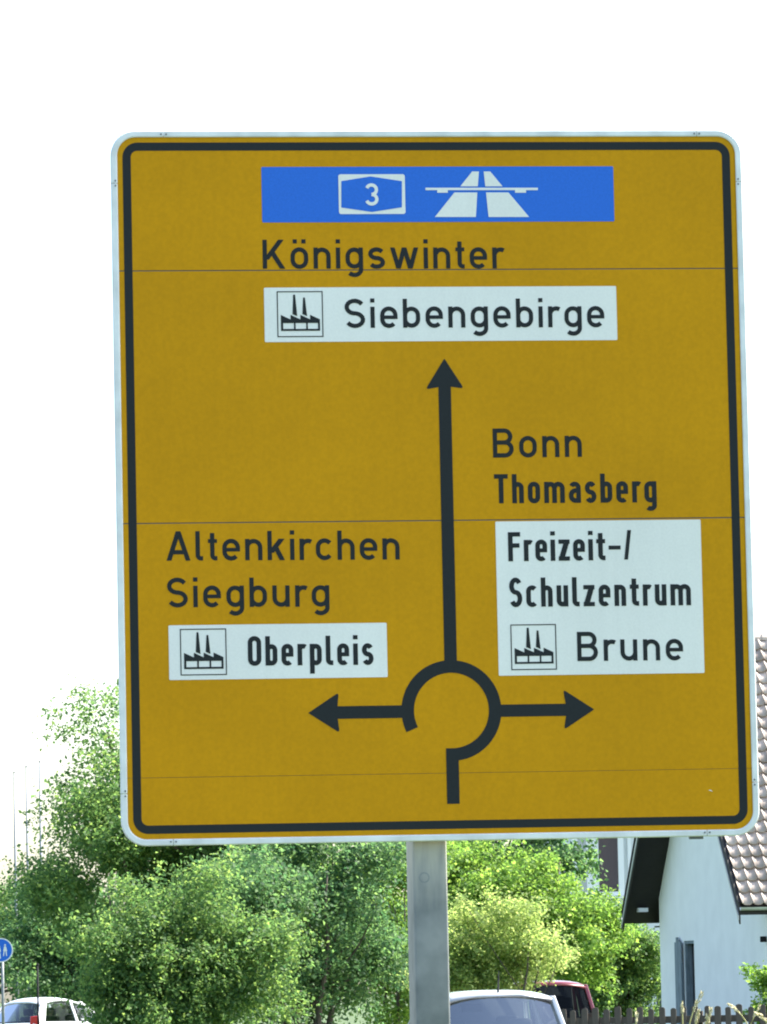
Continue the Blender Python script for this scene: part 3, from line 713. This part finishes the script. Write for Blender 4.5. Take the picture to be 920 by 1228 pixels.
# low plank wall under the trees
lp = at(300, 1220, 78.0); lg = ground(lp.x, lp.y)
pw = empty('plank_wall', (lp.x, lp.y, lg), math.radians(6)); tag(pw, 'low brown plank wall with a short pale capping board under the dark tree', 'wall')
LT = at(318, 1220, 78.0).z - lg
MB().box(-0.1, 0.38, -0.02, 0.12, LT - 0.04, LT).build('capping_board', MT['kerb'], pw)
for k in range(8):
    z = -0.1 + k * (LT - 0.0) / 8
    MB().box(-0.08, 1.28, 0.01, 0.045, z + 0.004, z + (LT + 0.06) / 8 - 0.01).build('plank', MT['picket'], pw)
for x in (0.0, 0.6, 1.2): MB().box(x - 0.04, x + 0.04, 0.047, 0.115, -0.2, LT - 0.042).build('wall_post', MT['picket'], pw)

# ================================================================ FLAGPOLES, POSTS, ROUND SIGN
for px, ptop, Y, lab in ((17.0, 925, 165, 'white tapered flagpole at the outer edge of the leafy tree, lowest of three'), (31.5, 918, 163, 'thin white flagpole between two others above the tree'), (47.5, 912, 161, 'thin white flagpole closest to the tall tree crown')):
    t = at(px, ptop, Y); gz = ground(t.x, Y)
    fp = empty('flagpole', (t.x, Y, gz)); tag(fp, lab, 'flagpole', 'flagpoles beside the trees')
    H = t.z - gz
    b = MB(); b.tube([(0, 0, 0), (0, 0, H * 0.35), (0, 0, H - 0.06)], [0.062, 0.052, 0.026], 10); b.build('pole', MT['pole'], fp, smooth=True)
    b = MB(); b.loft([[(r * math.cos(a), r * math.sin(a), H - 0.06 + z) for a in [2 * math.pi * i / 8 for i in range(8)]] for r, z in ((0.015, 0), (0.032, 0.02), (0.032, 0.045), (0.012, 0.06))]); b.build('finial', MT['pole'], fp, smooth=True)
    b = MB(); b.tube([(0, 0, 0), (0, 0, 0.18)], 0.075, 10); b.build('ground_sleeve', MT['darkmetal'], fp)
p = at(45, 1156, 108.0); gz = ground(p.x, p.y)
sp_ = empty('slim_post', (p.x, p.y, gz)); tag(sp_, 'slim dark metal post standing in front of the white car', 'post')
b = MB(); b.tube([(0, 0, 0), (0, 0, p.z - gz - 0.03)], 0.021, 10); b.build('shaft', MT['darkmetal'], sp_, smooth=True)
b = MB(); b.loft([[(r * math.cos(a), r * math.sin(a), p.z - gz - 0.03 + z) for a in [2 * math.pi * i / 8 for i in range(8)]] for r, z in ((0.030, 0), (0.030, 0.02), (0.014, 0.045))]); b.build('cap', MT['darkmetal'], sp_)
c = at(1.0, 1139.5, 118.0); gz = ground(c.x, c.y)
rsn = empty('round_path_sign', (c.x, c.y, gz)); tag(rsn, 'round blue footpath sign with white rim on a thin grey pole', 'road sign')
hz_ = c.z - gz
b = MB(); b.tube([(0.03, 0.05, 0), (0.03, 0.05, hz_ + 0.25)], 0.034, 10); b.build('pole', MT['galv'], rsn, smooth=True)
def disc(r0, y0, y1, z):
    r0 *= 0.93
    return [[(r0 * math.cos(a), y, z + r0 * math.sin(a)) for a in [2 * math.pi * i / 32 for i in range(32)]] for y in (y0, y1)]
b = MB(); b.loft(disc(0.30, 0.0, 0.012, hz_)); dd = b.build('disc', MT['white'], rsn)
MB().poly(disc(0.272, -0.002, 0, hz_)[0]).build('blue_face', MT['blue'], dd, recalc=False)
b = MB()
def fig(x, s):                                             # simple walking figure: head, coat, legs
    q = lambda pts: [(x + a * s, -0.0042, hz_ + z * s) for a, z in pts]
    b.poly(q([(0.03 * math.cos(t), 0.165 + 0.03 * math.sin(t)) for t in [2 * math.pi * i / 12 for i in range(12)]]))
    b.poly(q([(-0.03, 0.125), (0.03, 0.125), (0.065, -0.03), (-0.065, -0.03)])); b.poly(q([(-0.045, -0.03), (-0.015, -0.03), (-0.04, -0.19), (-0.07, -0.19)])); b.poly(q([(0.01, -0.03), (0.045, -0.03), (0.06, -0.19), (0.03, -0.19)]))
fig(-0.06, 1.0); fig(0.10, 0.7); b.build('pedestrian_symbol', MT['white'], dd, recalc=False)

# ================================================================ CARS
def car(name, label, loc, rz, paint, L, Wd, H, glass, antenna=True, boxy=0.0, rear=None, crown=0.0, rake=0.0, tl=.97):
    root = empty(name, loc, rz); tag(root, label, 'car')
    hw = Wd / 2; belt = H * 0.60; gc = 0.17
    # lower body: stations from rear (x=-L/2) to nose (x=L/2): (x, half width, belt z, floor z)
    st = [(-L/2, hw*.80, belt*.80, .34), (-L/2+.06, hw*.93, belt*.95, .26), (-L/2+.35, hw*.985, belt, gc), (-L*.16, hw, belt*.985, gc), (L*.14, hw, belt*.965, gc), (L*.24, hw*.985, belt*.93, gc), (L*.40, hw*.95, belt*.82, gc+.02), (L/2-.08, hw*.86, belt*.68, .24), (L/2, hw*.72, belt*.56, .32)]
    secs = []
    for x, w, zt, zb in st:
        m = (zt + zb) / 2
        half = [(w*.80, zb), (w*.96, zb+.08), (w*.995, m-.04), (w, m+.05), (w*.975, zt-.10), (w*.935, zt-.03), (w*.87, zt)]
        secs.append([(x, y, z) for y, z in half] + [(x, -y, z) for y, z in reversed(half)])
    b = MB(); b.loft(secs); b.build('body', paint, root, smooth=True, bevel=0.0)
    # greenhouse: belt corners and roof corners
    xb0, xb1 = -L/2 + .12, L*.235; xr0, xr1 = -L/2 + .34 - .12*boxy + rake, L*.03
    wb, wr = hw*.90, hw*(.665 + .06*boxy); zt = H - .075 - crown*.8; zb = belt - .02
    N = 9
    def roofz(u, v): return H - .055*(2*v-1)**4*1.0 - .02*(2*v-1)**2 - (.035 + crown)*(2*u-.9)**2 - .02*max(0, (.15-u)/.15)
    secs = []
    for i in range(N + 1):
        u = i / N; x = xr0 - .05 + (xr1 + .04 - xr0 + .05) * u
        top = [(x, (2*j/12-1)*(wr+.045), roofz(u, j/12)) for j in range(13)]
        bot = [(x, (2*j/12-1)*(wr+.030), roofz(u, j/12) - .035) for j in range(12, -1, -1)]
        secs.append(top + bot)
    b = MB(); b.loft(secs); rf = b.build('roof', paint, root, smooth=True)
    if antenna:
        b = MB(); b.tube([(xr0 + .10, 0, H - .06), (xr0 + .02, 0, H + .20)], [.014, .004], 6); b.build('antenna', MT['trim'], rf)
    zr = zt - .02
    def pillar(p0, p1, w0, w1):
        p0, p1 = Vector(p0), Vector(p1); s = 1 if p0.y > 0 else -1
        d = Vector((w0, 0, 0)); d1 = Vector((w1, 0, 0)); n = Vector((0, s * .055, 0))
        b = MB(); b.hexa([p0 - d - n, p0 + d - n, p0 + d, p0 - d, p1 - d1 - n, p1 + d1 - n, p1 + d1, p1 - d1]); b.build('pillar', paint, root, bevel=0.012)
    for s in (1, -1):
        pillar((xb0 + .16, s*wb, zb), (xr0 + .06, s*(wr+.035), zr + .015), .17, .10)
        pillar((-L*.06, s*wb, zb), (-L*.075, s*(wr+.03), zr + .03), .045, .035)
        pillar((xb1 - .05, s*wb, zb), (xr1 - .02, s*(wr+.035), zr + .02), .05, .045)
        y0, y1 = wb - .02, wr + .012
        for xa, xc, xd, xe in ((xb0 + .33, -L*.06 - .045, -L*.075 - .035, xr0 + .16), (-L*.06 + .045, xb1 - .10, xr1 - .065, -L*.075 + .035)):
            MB().poly([(xa, s*y0, zb + .01), (xc, s*y0, zb + .01), (xd, s*y1, zr), (xe, s*y1, zr)]).build('side_window', glass, root, recalc=False)
        b = MB(); b.box(xb1 - .30, xb1 - .16, s*(wb + .16) - .09, s*(wb + .16) + .09, zb + .02, zb + .15); b.build('mirror', paint, root, bevel=.03)
        MB().hexa([(-L/2 + .015, s*hw*.72, belt*.72), (-L/2 + .17, s*hw*.97, belt*.72), (-L/2 + .17, s*hw*.90, belt*.72), (-L/2 + .08, s*hw*.66, belt*.72),
                   (-L/2 + .03, s*hw*.74, belt*(tl-.02)), (-L/2 + .15, s*hw*.955, belt*tl), (-L/2 + .18, s*hw*.85, belt*tl), (-L/2 + .10, s*hw*.66, belt*(tl-.02))]).build('tail_light', MT['tail'], root, bevel=.01)
        b = MB(); b.hexa([(L/2 - .10, s*hw*.45, belt*.50), (L/2 - .30, s*hw*.90, belt*.52), (L/2 - .34, s*hw*.80, belt*.52), (L/2 - .16, s*hw*.42, belt*.50), (L/2 - .13, s*hw*.45, belt*.66), (L/2 - .33, s*hw*.905, belt*.72), (L/2 - .37, s*hw*.80, belt*.72), (L/2 - .2, s*hw*.42, belt*.66)]); b.build('headlight', MT['lamp'], root, bevel=.01)
        for x in (-L*.29, L*.32):
            wh = []; y = s*(hw - .10)
            b = MB(); R = .31
            b.loft([[(x + r*math.cos(a), y + s*dy, R + r*math.sin(a)) for a in [2*math.pi*i/24 for i in range(24)]] for r, dy in ((R-.02, -.10), (R, -.07), (R, .085), (R-.02, .108), (R*.66, .100))])
            ty = b.build('wheel', MT['tyre'], root, smooth=False)
            b = MB(); b.loft([[(x + r*math.cos(a), y + s*dy, R + r*math.sin(a)) for a in [2*math.pi*i/24 for i in range(24)]] for r, dy in ((R*.64, .095), (R*.62, .112), (R*.2, .102), (.03, .118))]); b.build('rim', MT['rim'], ty)
    # rear and front screens
    b = MB(); rows = []
    for k in range(5):
        t = k / 4; x = xb0 + .0 + (xr0 - .035 - xb0) * t; y = (wb - .055) + (wr - .02 - wb + .055) * t; z = zb + .02 + (zr + .015 - zb - .02) * t
        rows.append([(x + .05*(2*j/8-1)**2, (2*j/8-1)*y, z) for j in range(9)])
    b.loft(rows, closed=False, caps=False); b.build('rear_window', rear or glass, root, smooth=True, recalc=False)
    b = MB(); rows = []
    for k in range(5):
        t = k / 4; x = xb1 + (xr1 + .02 - xb1) * t; y = (wb - .06) + (wr - .02 - wb + .06) * t; z = zb - .02 + (zr + .01 - zb + .02) * t
        rows.append([(x - .07*(2*j/8-1)**2, (2*j/8-1)*y, z) for j in range(9)])
    b.loft(rows, closed=False, caps=False); b.build('windscreen', MT['glass'], root, smooth=True, recalc=False)
    # cabin
    MB().box(xb0 + .1, xb1 - .12, -wb + .08, wb - .08, belt - .05, belt + .015).build('cabin_floor', MT['seat'], root)
    for sx, zz in ((-L*.20, belt + .12), (L*.02, belt + .15)):
        for s in (-1, 1):
            st_ = MB().box(sx - .06, sx + .08, s*hw*.43 - .23, s*hw*.43 + .23, belt - .02, zz).build('seat', MT['seat'], root, bevel=.05, bseg=3)
            MB().box(sx - .05, sx + .05, s*hw*.43 - .13, s*hw*.43 + .13, zz + .02, zz + .19).build('headrest', MT['seat'], st_, bevel=.04, bseg=3)
    MB().box(xr1 + .14, xr1 + .18, -.12, .12, zr - .15, zr - .08).build('interior_mirror', MT['trim'], root, bevel=.012)
    MB().box(-L/2 - .03, -L/2 + .2, -hw*.84, hw*.84, .33, .50).build('rear_bumper', paint, root, bevel=.05, bseg=3)
    MB().box(L/2 - .2, L/2 + .02, -hw*.72, hw*.72, .30, .48).build('front_bumper', paint, root, bevel=.05, bseg=3)
    MB().box(-L/2 - .035, -L/2 - .005, -.26, .26, belt*.66, belt*.66 + .11).build('number_plate', MT['plate'], root)
    return root
def place(px, Y): 
    p = at(px, 1190, Y); return p.x
sx = place(601, 56.0)
car('silver_car', 'silver hatchback seen from behind with a short roof antenna, beside the sign post', (sx - 0.25, 58.0, 0.004), math.radians(98), MT['silver'], 4.1, 1.72, 1.575, MT['glass_bright'])
sx = place(645, 77.5)
car('red_car', 'dark red hatchback parked behind the picket fence', (sx, 79.5, ground(sx, 79.5) + 0.006), math.radians(94), MT['redcar'], 4.0, 1.7, 1.45, MT['glass_dark'], antenna=False, boxy=0.6)
sx = place(66, 130.0)
car('white_car', 'white hatchback with red tail light beside the leafy bush and slim post', (sx + 0.1, 130.0, ground(sx, 130) + 0.004), math.radians(56), MT['whitecar'], 4.0, 1.7, 1.50, MT['glass'], antenna=False, rear=MT['glass_dark'], crown=0.07, rake=0.22, tl=1.16)

# ================================================================ TREES AND BUSHES
LM = {
 'deep': leaf_mat('leaf_deep_green', (0.030, 0.078, 0.036), (0.058, 0.126, 0.050), (0.105, 0.190, 0.060), 0.52),
 'mid': leaf_mat('leaf_mid_green', (0.038, 0.094, 0.034), (0.078, 0.155, 0.046), (0.145, 0.225, 0.060), 0.52),
 'fresh': leaf_mat('leaf_fresh_green', (0.052, 0.125, 0.026), (0.100, 0.195, 0.038), (0.165, 0.260, 0.055), 0.55),
 'pale': leaf_mat('leaf_pale_green', (0.095, 0.165, 0.046), (0.165, 0.240, 0.068), (0.26, 0.315, 0.115), 0.55),
}
def leaves(rng, blobs, n_spray, n_leaf, size, sig, gy):
    """blobs: list of (cx, cy, cz, rx, ry, rz) in metres, relative to the tree's base"""
    vol = np.array([b_[3] * b_[4] * b_[5] for b_ in blobs]) ** 0.75; vol = vol / vol.sum()
    C = []; O = []
    for bi, (bx, by, bz_, rx, ry, rz) in enumerate(blobs):
        n = max(8, int(n_spray * vol[bi]))
        d = rng.normal(size=(n, 3)); d /= np.linalg.norm(d, axis=1)[:, None]
        ph = rng.uniform(0, 6.28, 6)
        lump = 1 + 0.10 * np.sin(3 * np.arctan2(d[:, 1], d[:, 0]) + ph[0]) * np.cos(2.5 * d[:, 2] + ph[1]) + 0.12 * np.sin(5.5 * d[:, 0] + ph[2]) * np.sin(6 * d[:, 2] + ph[3]) + 0.07 * np.sin(11 * d[:, 2] + 7 * d[:, 0] + ph[4])
        rad = (0.50 + 0.50 * rng.random(n) ** 0.6) * lump
        S = np.stack([bx + d[:, 0] * rx * rad, by + d[:, 1] * ry * rad, bz_ + d[:, 2] * rz * rad], 1)
        q = max(5, n // 22)                      # sprays gather round the ends of branches, gaps stay between them
        near = rng.integers(0, q, n); loose = rng.random(n) < 0.10
        off = rng.normal(size=(n, 3)) * sig * np.array([1.15, 1.15, .55])
        S = np.where(loose[:, None], S, S[near] + off)
        C.append(S); O.append(np.where(loose[:, None], d, d[near] * .6 + off / np.linalg.norm(off, axis=1)[:, None] * .8))
    C = np.concatenate(C); O = np.concatenate(O); O /= np.linalg.norm(O, axis=1)[:, None]
    keep = C[:, 2] > gy + 0.12; C = C[keep]; O = O[keep]; n = len(C)
    # sprays: leaves strung along a short outward, drooping twig
    ax = O + rng.normal(size=(n, 3)) * 0.55; ax[:, 2] += 0.15; ax /= np.linalg.norm(ax, axis=1)[:, None]
    cnt = rng.integers(int(n_leaf * .6), int(n_leaf * 1.4), n); idx = np.repeat(np.arange(n), cnt); m = len(idx)
    s = rng.random(m); P = C[idx] + ax[idx] * ((s - .5) * sig * 2.4)[:, None] + rng.normal(size=(m, 3)) * (sig * (0.52 - .22 * s))[:, None]
    P[:, 2] -= (s ** 2) * sig * .5
    nrm = rng.normal(size=(m, 3)) * .8 + O[idx] * .35; nrm[:, 2] += .75; nrm /= np.linalg.norm(nrm, axis=1)[:, None]
    a = ax[idx] * .7 + rng.normal(size=(m, 3)); a -= nrm * (a * nrm).sum(1)[:, None]; a /= np.linalg.norm(a, axis=1)[:, None]
    c = np.cross(nrm, a); L = size * rng.uniform(.65, 1.35, m); W = L * rng.uniform(.26, .36, m)
    v0 = P - a * (L * .5)[:, None]; v2 = P + a * (L * .5)[:, None] - nrm * (L * .10)[:, None]
    mid = P - a * (L * .06)[:, None] + nrm * (L * .07)[:, None]
    v1 = mid + c * W[:, None]; v3 = mid - c * W[:, None]
    V_ = np.stack([v0, v1, v2, v3], 1).reshape(-1, 3)
    return V_, C, P
def leaf_mesh(name, V_, m, parent):
    n = len(V_) // 4
    me = bpy.data.meshes.new(name); me.vertices.add(len(V_)); me.vertices.foreach_set('co', V_.astype(np.float32).ravel())
    me.loops.add(4 * n); me.loops.foreach_set('vertex_index', np.arange(4 * n, dtype=np.int32))
    me.polygons.add(n); me.polygons.foreach_set('loop_start', np.arange(0, 4 * n, 4, dtype=np.int32))
    me.update(calc_edges=True); me.validate(); me.materials.append(m)
    o = bpy.data.objects.new(name, me); COL.objects.link(o); o.parent = parent; o['kind'] = 'stuff'
    return o
def tree(name, label, cat, seed, Y, base_px, blobs_px, lm, n_spray, n_leaf, size, sig=0.2, depth=0.9, stems=1, trunk_r=0.12, group=None, limbs=16):
    rng = np.random.default_rng(seed); rr = random.Random(seed)
    base = at(base_px, 1190, Y); gz = ground(base.x, Y)
    root = empty(name, (base.x, Y, gz)); tag(root, label, cat, group)
    k = Y / FPX; bl = []
    for px, py, rx, ry, dy in blobs_px:
        c = at(px, py, Y + dy); kk = (Y + dy) / FPX
        bl.append((c.x - base.x, dy, c.z - gz, rx * kk, (rx + ry) / 2 * kk * depth, ry * kk))
    V_, C, P = leaves(rng, bl, n_spray, n_leaf, size, sig, 0.0)
    leaf_mesh('crown', V_, LM[lm], root)
    top = max(b_[2] + b_[5] * .1 for b_ in bl)
    trunks = []
    for s in range(stems):
        a = rr.uniform(0, 6.28); sp0 = 0.0 if stems == 1 else rr.uniform(.05, .30); lean = rr.uniform(.02, .12) if stems == 1 else rr.uniform(.08, .28)
        tx, ty = bl[0][0] * .8, 0.0
        pts = []; rad = []
        for i in range(7):
            t = i / 6; h = top * t
            pts.append((sp0 * math.cos(a) + lean * h * math.cos(a) + tx * t ** 1.5 + rr.uniform(-.04, .04) * (i > 0), sp0 * math.sin(a) + lean * h * math.sin(a) + rr.uniform(-.04, .04) * (i > 0), h - (.1 if i == 0 else 0)))
            rad.append(trunk_r * (1.25 if i == 0 else 1) * (1 - .82 * t))
        b = MB(); b.tube(pts, rad, 9); trunks.append((b.build('trunk', MT['bark'], root, smooth=True), pts, rad))
    pick = rng.choice(len(C), min(limbs, len(C)), replace=False)
    for j, ci in enumerate(pick):
        tr, pts, rad = trunks[j % len(trunks)]
        e = Vector(C[ci]); best = min(range(1, 7), key=lambda i: abs(pts[i][2] - e.z * .6)); s0 = Vector(pts[best])
        midp = s0.lerp(e, .5) + Vector((rr.uniform(-.12, .12), rr.uniform(-.12, .12), rr.uniform(.0, .18)))
        b = MB(); b.tube([s0, s0.lerp(midp, .5), midp, midp.lerp(e, .6) , e], [rad[best] * .62, rad[best] * .5, rad[best] * .38, rad[best] * .24, .006], 6)
        b.build('limb', MT['bark'], tr, smooth=True)
    return root

tree('ash_tree', 'tall leafy tree with feathery ragged crown at the side of the yellow sign', 'tree', 11, 86.0, 230,
     [(255, 985, 145, 140, 0), (132, 940, 50, 62, -.5), (88, 1003, 46, 52, .4), (160, 1060, 120, 80, -.6), (330, 1000, 130, 120, .5), (122, 880, 38, 40, .3), (55, 1042, 32, 34, -.3), (110, 1105, 45, 42, -.2)],
     'mid', 1350, 76, 0.074, 0.25, stems=2, trunk_r=0.13, limbs=26)
tree('dark_tree', 'dark green many-stemmed tree standing left of the sign post', 'tree', 12, 76.0, 375,
     [(370, 1060, 120, 95, 0), (285, 1060, 70, 60, -.9), (300, 1120, 80, 75, -.2), (420, 1140, 80, 80, .2), (350, 1170, 110, 60, .5)],
     'deep', 700, 74, 0.066, 0.24, stems=5, trunk_r=0.06, limbs=24)
tree('leafy_bush', 'dense green bush with bright leaf tips in front of the white car', 'bush', 13, 70.0, 195,
     [(165, 1110, 52, 36, .3), (232, 1075, 46, 34, .2), (165, 1160, 40, 44, -.3), (275, 1135, 55, 42, .4), (205, 1165, 70, 46, -.2), (300, 1190, 50, 40, .5), (190, 1205, 100, 35, 0), (108, 1125, 16, 14, -.5), (150, 1205, 24, 26, -.2), (330, 1120, 40, 40, .3)],
     'mid', 640, 80, 0.060, 0.21, stems=4, trunk_r=0.05)
tree('hazel_bush', 'bright yellow-green bush showing at the shaded edge of the sign post', 'bush', 14, 82.0, 470,
     [(472, 1080, 62, 80, 0), (450, 1150, 60, 70, .3), (490, 1170, 60, 60, -.2)],
     'fresh', 520, 72, 0.062, 0.21, stems=3, trunk_r=0.05)
tree('shade_tree', 'dark dense tree standing right behind the white car', 'tree', 15, 146.0, 75,
     [(75, 1120, 58, 65, 0), (45, 1085, 34, 45, .6), (120, 1140, 60, 60, .6), (70, 1165, 70, 38, -.4), (38, 1150, 20, 36, .2)],
     'deep', 620, 56, 0.115, 0.32, stems=2, trunk_r=0.13)
tree('distant_tree', 'lighter green tree behind the flagpoles and the round blue sign', 'tree', 25, 190.0, 0,
     [(0, 1115, 70, 62, 0), (-50, 1090, 70, 80, .5), (60, 1135, 70, 60, .6), (0, 1165, 120, 40, -.4)],
     'mid', 520, 50, 0.15, 0.36, stems=2, trunk_r=0.16)
tree('lilac_bush', 'pale sunlit yellow-green bush behind the silver car', 'bush', 16, 71.0, 592,
     [(585, 1140, 62, 48, 0), (618, 1135, 38, 34, .2), (555, 1160, 50, 40, .1)],
     'pale', 460, 76, 0.050, 0.18, stems=4, trunk_r=0.035)
tree('apple_tree', 'bright green sunlit tree between the sign post and the white house', 'tree', 17, 112.0, 640,
     [(610, 1075, 85, 65, 0), (690, 1098, 56, 40, .4), (660, 1125, 80, 52, -.5), (728, 1112, 34, 36, .2), (570, 1040, 60, 50, .4)],
     'fresh', 860, 66, 0.088, 0.26, stems=2, trunk_r=0.10)
tree('garden_bush', 'dark green bush with bright tips against the left corner of the white house', 'bush', 18, 116.0, 750,
     [(750, 1150, 48, 42, 0), (725, 1175, 48, 40, .3), (775, 1160, 30, 50, .4), (745, 1195, 60, 30, 0)],
     'mid', 480, 62, 0.085, 0.23, stems=3, trunk_r=0.06)
tree('back_tree', 'dark tree crown behind the bright green tree, just under the sign edge', 'tree', 19, 132.0, 600,
     [(600, 1000, 110, 60, 0), (650, 1010, 32, 36, .5), (540, 1030, 80, 60, .3), (585, 1070, 80, 50, .2)],
     'deep', 560, 46, 0.14, 0.30, stems=1, trunk_r=0.16)
tree('corner_shrub', 'small green shrub at the right corner of the white house behind the fence', 'bush', 20, 88.0, 926,
     [(928, 1195, 20, 28, 0), (935, 1180, 22, 24, .2)],
     'fresh', 90, 48, 0.075, 0.13, stems=3, trunk_r=0.02, limbs=8)

# ================================================================ TALL GRASS
GR = [((826, 1232), (830, 1212), (842, 1189), 1.0, 'tallest seeding grass stalk in front of the house door'), ((819, 1234), (818.5, 1215), (818, 1200), .35, 'thin straight grass stalk left of the tallest one'),
      ((833, 1236), (836, 1222), (838, 1211), .6, 'short grass stalk close against the tallest one'), ((845, 1236), (849, 1222), (853, 1209), 1.3, 'bushy seeding grass stalk in front of the fence'),
      ((899, 1234), (890, 1213), (873, 1203), .7, 'arching grass stalk bending over to the left'), ((897, 1236), (903, 1222), (911, 1205), .4, 'grass stalk leaning right by the corner shrub'), ((921, 1230), (916, 1219), (906, 1214), .8, 'drooping grass stalk beside the corner shrub'), ((762, 1236), (763, 1222), (764, 1213), .3, 'lone thin grass stalk in front of the dark bush')]
for i, (p0, p1, p2, hd, lab) in enumerate(GR):
    Y = 66.0 + .12 * (i % 3); A, B_, Cc = at(*p0, Y), at(*p1, Y), at(*p2, Y); gz = ground(A.x, Y)
    o = empty('grass_stalk', (A.x, Y, gz)); tag(o, lab, 'grass', 'tall grass stalks by the fence')
    loc = lambda q: (q.x - A.x, q.y - Y, q.z - gz)
    a, m_, c_ = Vector(loc(A)), Vector(loc(B_)), Vector(loc(Cc))
    pts = [(0, 0, -.02), (0, 0, a.z * .5), a] + [a * (1 - t) ** 2 + m_ * 2 * t * (1 - t) + c_ * t * t for t in (.25, .5, .75, 1)]
    b = MB(); b.tube(pts, [.011, .010, .009, .0085, .008, .007, .006], 5); b.build('stem', MT['straw'], o)
    b = MB(); rr = random.Random(40 + i); tip = Vector(pts[-1]); dn = (tip - Vector(pts[-3])).normalized()
    for k in range(int(26 * hd) + 8):
        t = rr.random(); q = tip - dn * (t * .26 * (0.5 + hd * .5)) + Vector((rr.uniform(-1, 1), rr.uniform(-1, 1), rr.uniform(-.5, .5))) * .028 * (0.3 + .7 * math.sin(math.pi * min(1, t + .15))) * (0.6 + hd * .5)
        d = (dn + Vector((rr.uniform(-.6, .6), rr.uniform(-.6, .6), rr.uniform(-.3, .3)))).normalized() * .032
        s_ = d.cross(Vector((rr.uniform(-1, 1), rr.uniform(-1, 1), .3))).normalized() * .010; s2 = d.cross(s_).normalized() * .010
        n = len(b.v); b.v += [tuple(q - d), tuple(q + s_), tuple(q - s_ * .5 + s2), tuple(q - s_ * .5 - s2), tuple(q + d)]
        b.f += [(n, n + 1, n + 2), (n, n + 2, n + 3), (n, n + 3, n + 1), (n + 4, n + 2, n + 1), (n + 4, n + 3, n + 2), (n + 4, n + 1, n + 3)]
    b.build('seed_head', MT['seed'], o, recalc=False)
    for k in range(2):
        b = MB(); s = 1 if (k + i) % 2 else -1; h0 = a.z * (.3 + .3 * k)
        prev = [Vector((s * .02, 0, h0)), Vector((s * .10, -.02, h0 + .22)), Vector((s * .22, -.03, h0 + .30)), Vector((s * .32, -.04, h0 + .22))]
        b.loft([[tuple(q + Vector((0, w, 0))), tuple(q + Vector((0, 0, w * .4))), tuple(q - Vector((0, w, 0)))] for q, w in zip(prev, (.006, .008, .006, .001))], closed=True, caps=False); b.build('blade', MT['straw'], o, recalc=False)
